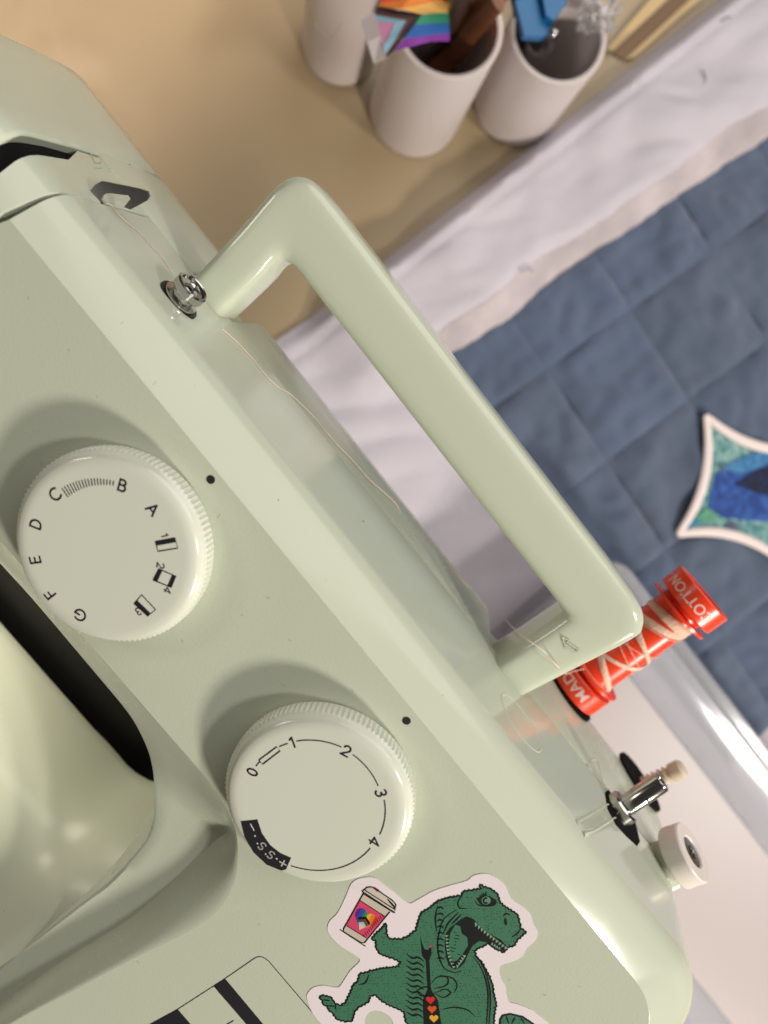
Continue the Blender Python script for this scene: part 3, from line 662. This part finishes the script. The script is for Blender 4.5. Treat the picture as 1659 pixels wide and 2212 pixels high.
# raised guide ribs on the deck
for qs in ([(1246, 1775), (1280, 1756), (1314, 1737)], [(1262, 1800), (1285, 1793), (1318, 1772), (1330, 1766)], [(1270, 1655), (1278, 1640), (1292, 1648), (1306, 1712)]):
    ps = [PY(*q) for q in qs]; tube('deck_rib', smoothpath([Vector((p.x, -60.75, p.z)) for p in ps], 4), .95, M['mint'], mach, 8)
# raised letters beside the slot
for q, w_ in (([(196, 330), (206, 352), (216, 352), (222, 345)], .28), ([(203, 362), (222, 361)], .28), ([(226, 352), (240, 356)], .25), ([(229, 360), (241, 362)], .25), ([(234, 367), (246, 369)], .25)):
    tube('raised_mark', [Vector((PY(*p).x, -60.2, PY(*p).z)) for p in q], w_, M['mint_top'], mach, 6)

# ------------------------------------------------------------------ thread spool on the pin
R3x = RX.to_4x4()
def inmach(o): o.rotation_euler = (TILT, 0, 0); o.location = mach.location; return o
spl = inmach(thing('thread_spool', 'red plastic cotton spool with a little pink thread left, on the machine top', 'thread spool'))
sb0 = sp_b + sp_ax * 1.0
core = lathe('core', [(4.2, 1), (9.6, 1), (9.6, 8), (8.4, 9), (8.4, 51), (9.6, 52), (9.6, 58), (4.2, 58)], sb0, sp_ax, M['red'], spl, 60, 30)
for h0, h1, r in ((0, 8.2, 12.2), (52, 60.5, 12.2)):
    fl = ring('flange', [(4, h0), (r - .3, h0), (r, h0 + .4), (r, h1 - .4), (r - .3, h1), (9, h1), (9, h1 - 1.2), (4, h1 - 1.2)], sb0, sp_ax, M['red'], spl, 64, 30)
    ring('collar', [(8, (h1 + 1.8) if h0 == 0 else h0 - 3.0), (12.5, (h1 + 1.8) if h0 == 0 else h0 - 3.0), (12.5, (h1 + 2.7) if h0 == 0 else h0 - 2.1), (8, (h1 + 2.7) if h0 == 0 else h0 - 2.1)], sb0, sp_ax, M['red'], spl, 64, 30)
s3, t3, a3 = frame(sp_ax)
toward = Vector((-.25, 0, 1)); a_cam = math.atan2(toward.dot(t3), toward.dot(s3))
def wraptext(body, h, size, a0, name, flip):
    vs, fs = text_geo(body, size, .01); out = []
    sgn = -1 if flip else 1
    for v in vs:
        th = a_cam + a0 + sgn * v.x / 12.3; out.append(sb0 + (s3 * math.cos(th) + t3 * math.sin(th)) * 12.28 + a3 * (h + sgn * v.y))
    return obj(name, out, fs, M['print'], spl, None, fix=False)
def strand(turns, h0, h1, ph, n=1, r=8.95, w_=.28, jit=.0):
    pts = []
    N_ = int(40 * turns)
    for i in range(N_ + 1):
        t = i / N_; th = ph + 2 * math.pi * turns * t; h = h0 + (h1 - h0) * t
        pts.append(sb0 + (s3 * math.cos(th) + t3 * math.sin(th)) * r + a3 * h)
    return pts
def band(h0, h1, wd, turns=1.15, ph=-3.6, r=8.75):     # flat lap of many turns, crossing the side that shows
    vs = []; fs = []; N_ = 46
    for i in range(N_ + 1):
        t = i / N_; th_ = a_cam + ph + 2 * math.pi * turns * t; hh = h0 + (h1 - h0) * (t - .5) / .5 * .5 + (h1 - h0) * .0
        d_ = s3 * math.cos(th_) + t3 * math.sin(th_); w_ = wd * (.75 + .25 * math.sin(7 * t + h0))
        for q in (-1, -.5, 0, .5, 1): vs.append(sb0 + d_ * (r + .30 * (1 - q * q)) + a3 * ((h0 + h1) / 2 + (hh - h0) + q * w_))
    for i in range(N_):
        for q in range(4): k = i * 5 + q; fs.append((k, k + 1, k + 6, k + 5))
    return obj('thread_band', vs, fs, M['pink_thread'], spl, 60)
for h0, h1, wd in ((41, 50, 2.0), (30, 52, 1.5), (44, 22, 1.5), (8, 34, 1.5), (30, 2, 1.4)): band(h0, h1, wd)
for h0, h1 in ((36, 20), (39, 25), (34, 16), (18, 40), (28, 50), (15, 5)):
    pts = []
    for i in range(47):
        t = i / 46; th_ = a_cam - 3.6 + 7.2 * t; pts.append(sb0 + (s3 * math.cos(th_) + t3 * math.sin(th_)) * 8.85 + a3 * max(11, min(49, h0 + (h1 - h0) * t)))
    tube('thread_wrap', pts, .17, M['pink_thread'], spl, 5)
wraptext('COTTON -', 56, 3.7, -.42, 'lettering', True)
wraptext('MADE', 4.3, 4.0, -.25, 'lettering', True)

# ------------------------------------------------------------------ loose thread
th = inmach(thing('loose_thread', 'thin pale thread trailing from the red spool over the machine top', 'thread'))
tp = [(1262, 1445), (1240, 1450), (1222, 1455), (1205, 1440), (1180, 1412), (1155, 1392), (1125, 1372), (1100, 1348), (1074, 1322)]
tz = [-92, -88, -66, -45, -44, -44, -47, -60, -84]
tube('strand', smoothpath([P(x, y, z) for (x, y), z in zip(tp, tz)], 6), .17, M['thread'], th, 6)
tp2 = [(1022, 1268), (995, 1242), (960, 1196), (930, 1165), (900, 1140), (875, 1112), (850, 1085), (800, 1040), (760, 995), (735, 970), (700, 930), (680, 905), (655, 880), (625, 852), (600, 838), (575, 815), (545, 778), (520, 750), (505, 735), (478, 712)]
tube('strand', smoothpath([Vector((PY(x, y).x, -59.7 - (1.2 if i < 6 else 0), PY(x, y).z)) for i, (x, y) in enumerate(tp2)], 5), .13, M['thread'], th, 5)
tp3 = [(372, 592), (350, 560), (322, 530), (300, 505), (270, 480), (252, 462), (240, 446), (228, 440)]
tube('strand', smoothpath([Vector((PY(x, y).x, -59.7, PY(x, y).z)) for x, y in tp3], 5), .12, M['thread'], th, 5)

# ------------------------------------------------------------------ dinosaur sticker
stk = inmach(thing('dinosaur_sticker', 'die cut sticker of a green dinosaur raising a coffee cup, stuck below the numbered dial', 'sticker'))
def D(x, y, z=.16): return P(597.2 + .4 * x, 1824.8 + .4 * y, z)
ol = [(410, 205), (440, 186), (480, 178), (530, 180), (580, 215), (640, 262), (700, 310), (725, 318), (760, 300), (850, 250), (960, 215), (1030, 195), (1060, 170), (1110, 158), (1160, 165), (1215, 200), (1240, 235), (1265, 290), (1330, 335), (1370, 380), (1385, 430), (1410, 475), (1395, 520), (1350, 560), (1330, 600), (1280, 630), (1215, 650), (1202, 680), (1207, 720), (1235, 770), (1240, 810), (1255, 850), (1300, 862), (1370, 890), (1420, 925), (1480, 980), (1540, 1080), (1500, 1240), (1200, 1330), (900, 1330), (700, 1200), (640, 1000), (625, 950), (600, 918), (545, 895), (495, 908), (475, 950), (470, 1010), (400, 1060), (300, 1020), (240, 967), (190, 900), (165, 835), (170, 800), (205, 770), (260, 762), (330, 772), (360, 740), (400, 680), (450, 630), (430, 600), (350, 550), (290, 490), (275, 450), (290, 410), (330, 370), (370, 290), (395, 230)]
sheet('backing', [D(v.x, v.y, .15) for v in smoothpath([(x, y, 0) for x, y in ol], 3, True)], mat('sticker_white', (.80, .72, .76), .3), stk, thick=.14)
gd = mat('sticker_green', (.052, .172, .10), .38); ik = mat('sticker_black', (.006, .008, .008), .4)
body = [(1100, 215), (1118, 228), (1150, 235), (1190, 262), (1208, 315), (1255, 350), (1300, 375), (1312, 420), (1320, 455), (1348, 470), (1300, 515), (1280, 545), (1245, 555), (1230, 580), (1190, 565), (1150, 540), (1155, 525), (1120, 545), (1085, 560), (1068, 575), (1075, 600), (1100, 625), (1125, 665), (1145, 705), (1165, 750), (1172, 800), (1185, 860), (1175, 920), (1172, 1000), (1172, 1180), (780, 1180), (750, 1000), (700, 960), (690, 900), (640, 880), (580, 850), (530, 810), (505, 815), (500, 845), (440, 880), (420, 905), (410, 950), (380, 955), (330, 945), (300, 905), (280, 890), (275, 870), (255, 865), (250, 840), (232, 828), (245, 815), (290, 822), (320, 860), (350, 870), (375, 850), (400, 800), (415, 760), (440, 735), (450, 700), (500, 685), (570, 668), (660, 660), (670, 630), (620, 610), (560, 590), (540, 560), (535, 515), (515, 510), (540, 480), (580, 440), (590, 425), (595, 460), (590, 480), (610, 510), (680, 510), (720, 490), (755, 460), (765, 420), (780, 370), (830, 340), (870, 305), (930, 285), (1000, 275), (1010, 255), (1060, 245), (1105, 238)]
def jag(poly, amp=4.5, step=9):
    out = []
    for i, (x, y) in enumerate(poly):
        x2, y2 = poly[(i + 1) % len(poly)]; L = math.hypot(x2 - x, y2 - y); n = max(1, int(L / step))
        for k in range(n):
            t = k / n; px, py = x + (x2 - x) * t, y + (y2 - y) * t
            a = amp * (1 if k % 2 else -.2) * (.5 + random.random()) if 0 < k else 0
            nx, ny = (y2 - y) / (L + 1e-6), -(x2 - x) / (L + 1e-6)
            out.append((px - nx * a * -1, py - ny * a * -1))
    return out
bj = jag(body)
sheet('dinosaur', [D(x, y, .18) for x, y in bj], gd, stk)
hand = [(1205, 1000), (1208, 945), (1222, 922), (1262, 914), (1330, 930), (1385, 967), (1430, 1010), (1400, 1060), (1250, 1060)]
sheet('hand', [D(x, y, .18) for x, y in jag(hand, 2)], gd, stk)
ln = Bag()
ln.line([D(x, y, .21) for x, y in bj], .55, True); ln.line([D(x, y, .21) for x, y in hand], .6, True)
def inside(p, poly):
    x, y = p; c = False; j = len(poly) - 1
    for i in range(len(poly)):
        xi, yi = poly[i]; xj, yj = poly[j]
        if (yi > y) != (yj > y) and x < (xj - xi) * (y - yi) / (yj - yi) + xi: c = not c
        j = i
    return c
mouth = [(996, 402), (1030, 388), (1065, 402), (1100, 440), (1160, 486), (1215, 515), (1240, 545), (1226, 578), (1180, 545), (1140, 528), (1095, 520), (1060, 545), (1035, 590), (1015, 640), (985, 668), (955, 672), (928, 650), (915, 600), (908, 540), (912, 485), (935, 450), (965, 428)]
tongue = [(965, 432), (992, 440), (1000, 478), (1030, 500), (1034, 545), (1005, 590), (975, 625), (950, 632), (934, 600), (930, 545), (938, 480)]
eyez = [(1065, 270), (1200, 270), (1200, 335), (1065, 335)]
y = 225
while y < 1010:
    x = 235 + (7 if (y // 15) % 2 else 0)
    while x < 1420:
        qx, qy = x + random.uniform(-4, 4), y + random.uniform(-4, 4)
        if (inside((qx, qy), body) or inside((qx, qy), hand)) and not inside((qx, qy), mouth) and not inside((qx, qy), eyez) and random.random() < .62:
            r = random.uniform(1.5, 2.7); a0 = random.random()
            ln.poly([D(qx + r * 1.5 * math.cos(a0 + i * 1.2566), qy + r * .9 * math.sin(a0 + i * 1.2566), .21) for i in range(5)])
        x += 15
    y += 15
for i in range(11):      # throat and chest wrinkles
    yy = 590 + i * 31; ln.line([D(v.x, v.y, .21) for v in smoothpath([(700, yy, 0), (735, yy + 22, 0), (765, yy + 18, 0), (798, yy + 40, 0)], 4)], lambda t: .12 + .55 * math.sin(math.pi * t))
for i in range(9):       # cheek ridges
    yy = 345 + i * 34; ln.line([D(v.x, v.y, .21) for v in smoothpath([(866, yy, 0), (885, yy - 8, 0), (905, yy + 4, 0)], 4)], lambda t: .1 + .5 * math.sin(math.pi * t))
for pts in ([(975, 350), (905, 400), (880, 470), (870, 540), (880, 610), (905, 665), (960, 690), (1000, 680)], [(870, 330), (858, 400), (865, 470)], [(985, 365), (930, 420), (900, 480)], [(1000, 375), (945, 430)],
            [(1055, 600), (1090, 640), (1120, 700), (1140, 780), (1142, 860), (1135, 967), (1130, 1100)], [(1070, 600), (1105, 640), (1133, 700), (1152, 780), (1155, 860), (1148, 967), (1142, 1100)],
            [(840, 745), (870, 715), (920, 715), (925, 750), (890, 770), (850, 775)], [(860, 800), (910, 780), (940, 800), (900, 825), (850, 800)], [(755, 790), (800, 768), (840, 780)], [(880, 705), (950, 720), (975, 760), (960, 800)], [(760, 790), (780, 815), (830, 812)],
            [(895, 890), (960, 878), (1030, 892), (1075, 930)], [(445, 755), (480, 745), (500, 700)], [(250, 838), (290, 842)], [(278, 870), (315, 872)], [(320, 860), (318, 890)], [(1240, 925), (1255, 967)], [(1290, 930), (1270, 967)], [(1320, 935), (1340, 967)],
            [(1270, 500), (1300, 480), (1318, 455)], [(1225, 385), (1240, 372), (1262, 380)], [(1010, 260), (980, 310), (990, 340), (1030, 345)], [(1070, 300), (1090, 325), (1130, 330), (1165, 328), (1195, 310)]):
    ln.line([D(v.x, v.y, .21) for v in smoothpath([(x, y, 0) for x, y in pts], 4)], lambda t: .14 + .34 * math.sin(math.pi * t))
ln.poly([D(x, y, .21) for x, y in mouth]); ln.poly([D(x, y, .21) for x, y in [(1232, 392), (1244, 402), (1246, 425), (1238, 440), (1228, 420)]])
ln.poly([D(x, y, .21) for x, y in [(1078, 290), (1105, 280), (1150, 276), (1190, 300), (1180, 328), (1140, 334), (1098, 320)]])
ln.poly([D(x, y, .21) for x, y in [(776, 488), (786, 530), (800, 565), (820, 568), (836, 540), (838, 590), (826, 622), (834, 780), (872, 840), (890, 967), (896, 1100), (800, 1100), (790, 840), (816, 780), (806, 625), (786, 600)]])
ln.build('ink_drawing', ik, stk)['kind'] = 'stuff'
sheet('tongue', [D(x, y, .23) for x, y in tongue], gd, stk)
ey = Bag(); ey.poly([D(1132 + 25 * math.cos(a), 301 + 22 * math.sin(a), .23) for a in [i * .3142 for i in range(20)]]); ey.build('eye', mat('sticker_eye_green', (.10, .25, .15), .4), stk)
ei = Bag(); ei.line([D(1130 + 12 * math.cos(a), 302 + 14 * math.sin(a), .25) for a in [.7 + i * .26 for i in range(19)]], .5)
for a in (-2.4, -2.1, -1.8, -1.5): ei.line([D(1132 + 26 * math.cos(a), 298 + 20 * math.sin(a), .25), D(1132 + 42 * math.cos(a - .15), 298 + 38 * math.sin(a - .15), .25)], .4)
for i in range(9): ei.line([D(945 + random.uniform(-8, 40), 470 + i * 17, .25), D(950 + random.uniform(-4, 44), 476 + i * 17, .25)], .25)
ei.build('eye_lines', ik, stk)
te = Bag()
for i in range(11):
    t = i / 10; x, y = 1072 + 162 * t, 418 + 130 * t ** .95; te.poly([D(x, y, .24), D(x + 15, y + 10, .24), D(x + 1 - 4 * t, y + 26 - 8 * t, .24)])
for i in range(10):
    t = i / 9; x, y = 912 + 8 * t + 30 * t ** 3, 486 + 168 * t; te.poly([D(x, y, .24), D(x + 3, y + 14, .24), D(x + 19, y + 5, .24)])
for i in range(5): te.poly([D(975 + 10 * i, 668 - 14 * i, .24), D(985 + 10 * i, 654 - 14 * i, .24), D(972 + 8 * i, 646 - 13 * i, .24)])
for i in range(4): te.poly([D(1158 + 14 * i, 536 + 8 * i, .24), D(1170 + 14 * i, 543 + 8 * i, .24), D(1168 + 12 * i, 526 + 8 * i, .24)])
te.build('teeth', mat('sticker_tooth', (.20, .33, .24), .4), stk)
sheet('cup_body', [D(x, y, .18) for x, y in [(470, 262), (612, 362), (475, 530), (455, 528), (362, 468), (362, 455)]], mat('sticker_cream', (.55, .48, .40), .4), stk)
sheet('cup_sleeve', [D(x, y, .20) for x, y in [(450, 300), (592, 392), (487, 505), (378, 437)]], mat('sticker_pink', (.62, .06, .14), .4), stk)
sheet('cup_lid', [D(x, y, .20) for x, y in [(462, 252), (490, 230), (515, 228), (555, 252), (625, 300), (645, 322), (640, 368), (625, 358)]], mat('sticker_lid', (.58, .52, .45), .4), stk)
sheet('lid_flap', [D(x, y, .215) for x, y in [(517, 230), (530, 228), (556, 244), (545, 256)]], mat('sticker_flap', (.40, .04, .06), .4), stk)
cl = Bag()
for pts, wd in (([(470, 262), (362, 455), (362, 470), (455, 528), (475, 530), (612, 362)], .35), ([(462, 252), (490, 230), (515, 228), (555, 252), (625, 300), (645, 322), (640, 368), (462, 252)], .35), ([(450, 300), (592, 392)], .25), ([(378, 437), (487, 505)], .25), ([(468, 262), (634, 366)], .5), ([(478, 246), (640, 350)], .3), ([(342, 458), (482, 550)], .3)):
    cl.line([D(x, y, .23) for x, y in pts], wd)
for i in range(12): cl.line([D(478 + 9 * i, 500 - 10 * i, .23), D(470 + 9 * i, 484 - 10 * i, .23)], .22)
for i in range(8): cl.line([D(600 + 5 * i, 292 + 5 * i, .23), D(612 + 4 * i, 312 + 5 * i, .23)], .25)
cl.build('cup_lines', ik, stk)
def heart(t):            # heart outline in its own frame
    return 16 * math.sin(t) ** 3, 13 * math.cos(t) - 5 * math.cos(2 * t) - 2 * math.cos(3 * t) - math.cos(4 * t)
ha = math.radians(28)
def HD(x, y, z, cx=478, cy=403, k=3.9): 
    X_, Y_ = x * k, -y * k; return D(cx + X_ * math.cos(ha) - Y_ * math.sin(ha), cy + X_ * math.sin(ha) + Y_ * math.cos(ha), z)
hp = [heart(2 * math.pi * i / 240) for i in range(240)]
cols = [(.09, .02, .22), (.02, .07, .38), (.02, .22, .09), (.70, .40, .03), (.68, .18, .02), (.55, .03, .02)]
for k, col in enumerate(cols):
    x0, x1 = -16 + 32 * k / 6, -16 + 32 * (k + 1) / 6; n = 8; tpn = []; bt_ = []
    for i in range(n + 1):
        x = x0 + (x1 - x0) * i / n; ys = [p[1] for p in hp if abs(p[0] - x) < .9] or [0]; tpn.append((x, max(ys))); bt_.append((x, min(ys)))
    sheet('heart_stripe', [HD(x, y, .22) for x, y in tpn + bt_[::-1]], mat('sticker_heart_%d' % k, col, .4), stk)
for pts, col, z in (([(-9, -1), (0, 4), (9, -1), (9, -5), (0, 0), (-9, -5)], (.004, .004, .004), .235), ([(-8, -5), (0, -.2), (8, -5), (6, -8), (0, -4), (-6, -8)], (.12, .05, .02), .235), ([(-6, -8), (0, -4), (6, -8), (4, -10.5), (0, -8), (-4, -10.5)], (.30, .50, .62), .235), ([(-4, -10.5), (0, -8), (4, -10.5), (0, -16.5)], (.72, .45, .52), .235)):
    sheet('heart_chevron', [HD(x, y, z) for x, y in pts], mat('sticker_chevron', col, .4), stk)
for cx, cy, col in ((832, 838, (.62, .02, .02)), (840, 888, (.62, .08, .02)), (850, 938, (.72, .38, .03))):
    k = 1.5; b_ = [(cx + x * k, cy - y * k) for x, y in hp[::6]]; sheet('small_heart', [D(x, y, .23) for x, y in b_], mat('sticker_small_heart', col, .4), stk)
hd_ = Bag(); hd_.poly([D(831 + 8 * math.cos(a), 548 + 8 * math.sin(a), .23) for a in [i * .6283 for i in range(10)]]); hd_.build('pink_dot', mat('sticker_dot', (.5, .05, .14), .4), stk)

# ------------------------------------------------------------------ lint on the panel
lint = Bag()
def hair(px, py, L, y=None):
    p0 = P(px, py, .12) if y is None else PY(px, py, y + .1); a = random.uniform(0, 6.28); pts = []
    for i in range(6):
        pts.append(p0.copy()); a += random.uniform(-.7, .7)
        p0 = p0 + (Vector((math.cos(a), math.sin(a), 0)) if y is None else Vector((math.cos(a), 0, math.sin(a)))) * L / 6
    lint.add(*ribbon_faces(pts, .07, False, Vector((0, 0, 1)) if y is None else Vector((0, 1, 0))))
for px, py, L in ((470, 1120, 1.6), (630, 1385, 1.2), (930, 2060, 1.4), (395, 1390, 1.5), (575, 1290, 1.4), (90, 1000, 1), (70, 2040, 1.2), (330, 830, 1.5), (1000, 1905, 1), (260, 700, 1.2), (960, 1500, 1.1), (240, 1480, .9), (300, 2080, .9), (1100, 2120, 1.), (1180, 2150, 1.2), (850, 2010, 1.2), (520, 1330, .8), (610, 1480, .7), (760, 1490, .9), (420, 1300, .7), (1060, 1860, .8), (1250, 2130, .9), (150, 760, .8), (60, 640, .9), (210, 860, .7), (560, 2000, .8), (700, 2100, .6)):
    hair(px, py, L)
for px, py, L in ((700, 1250, 1.2), (600, 1080, 1.), (780, 1125, 1.2), (420, 830, 1.4), (330, 560, 1.2), (300, 620, 1.2), (240, 560, 1.), (455, 760, 1.2)):
    hair(px, py, L, -60.)
for px, py in ((601, 1080), (785, 1126), (8, 1968)):
    c = P(px, py, .15 if py > 1500 else -1); lint.poly([c + Vector((math.cos(a), math.sin(a), 0)) * .18 for a in [i * .785 for i in range(8)]])
lo = inmach(lint.build('lint', mat('lint_fibre', (.20, .18, .14), .9), None)); lo['kind'] = 'stuff'; lo['label'] = 'fine lint hairs scattered over the front of the machine'; lo['category'] = 'lint'
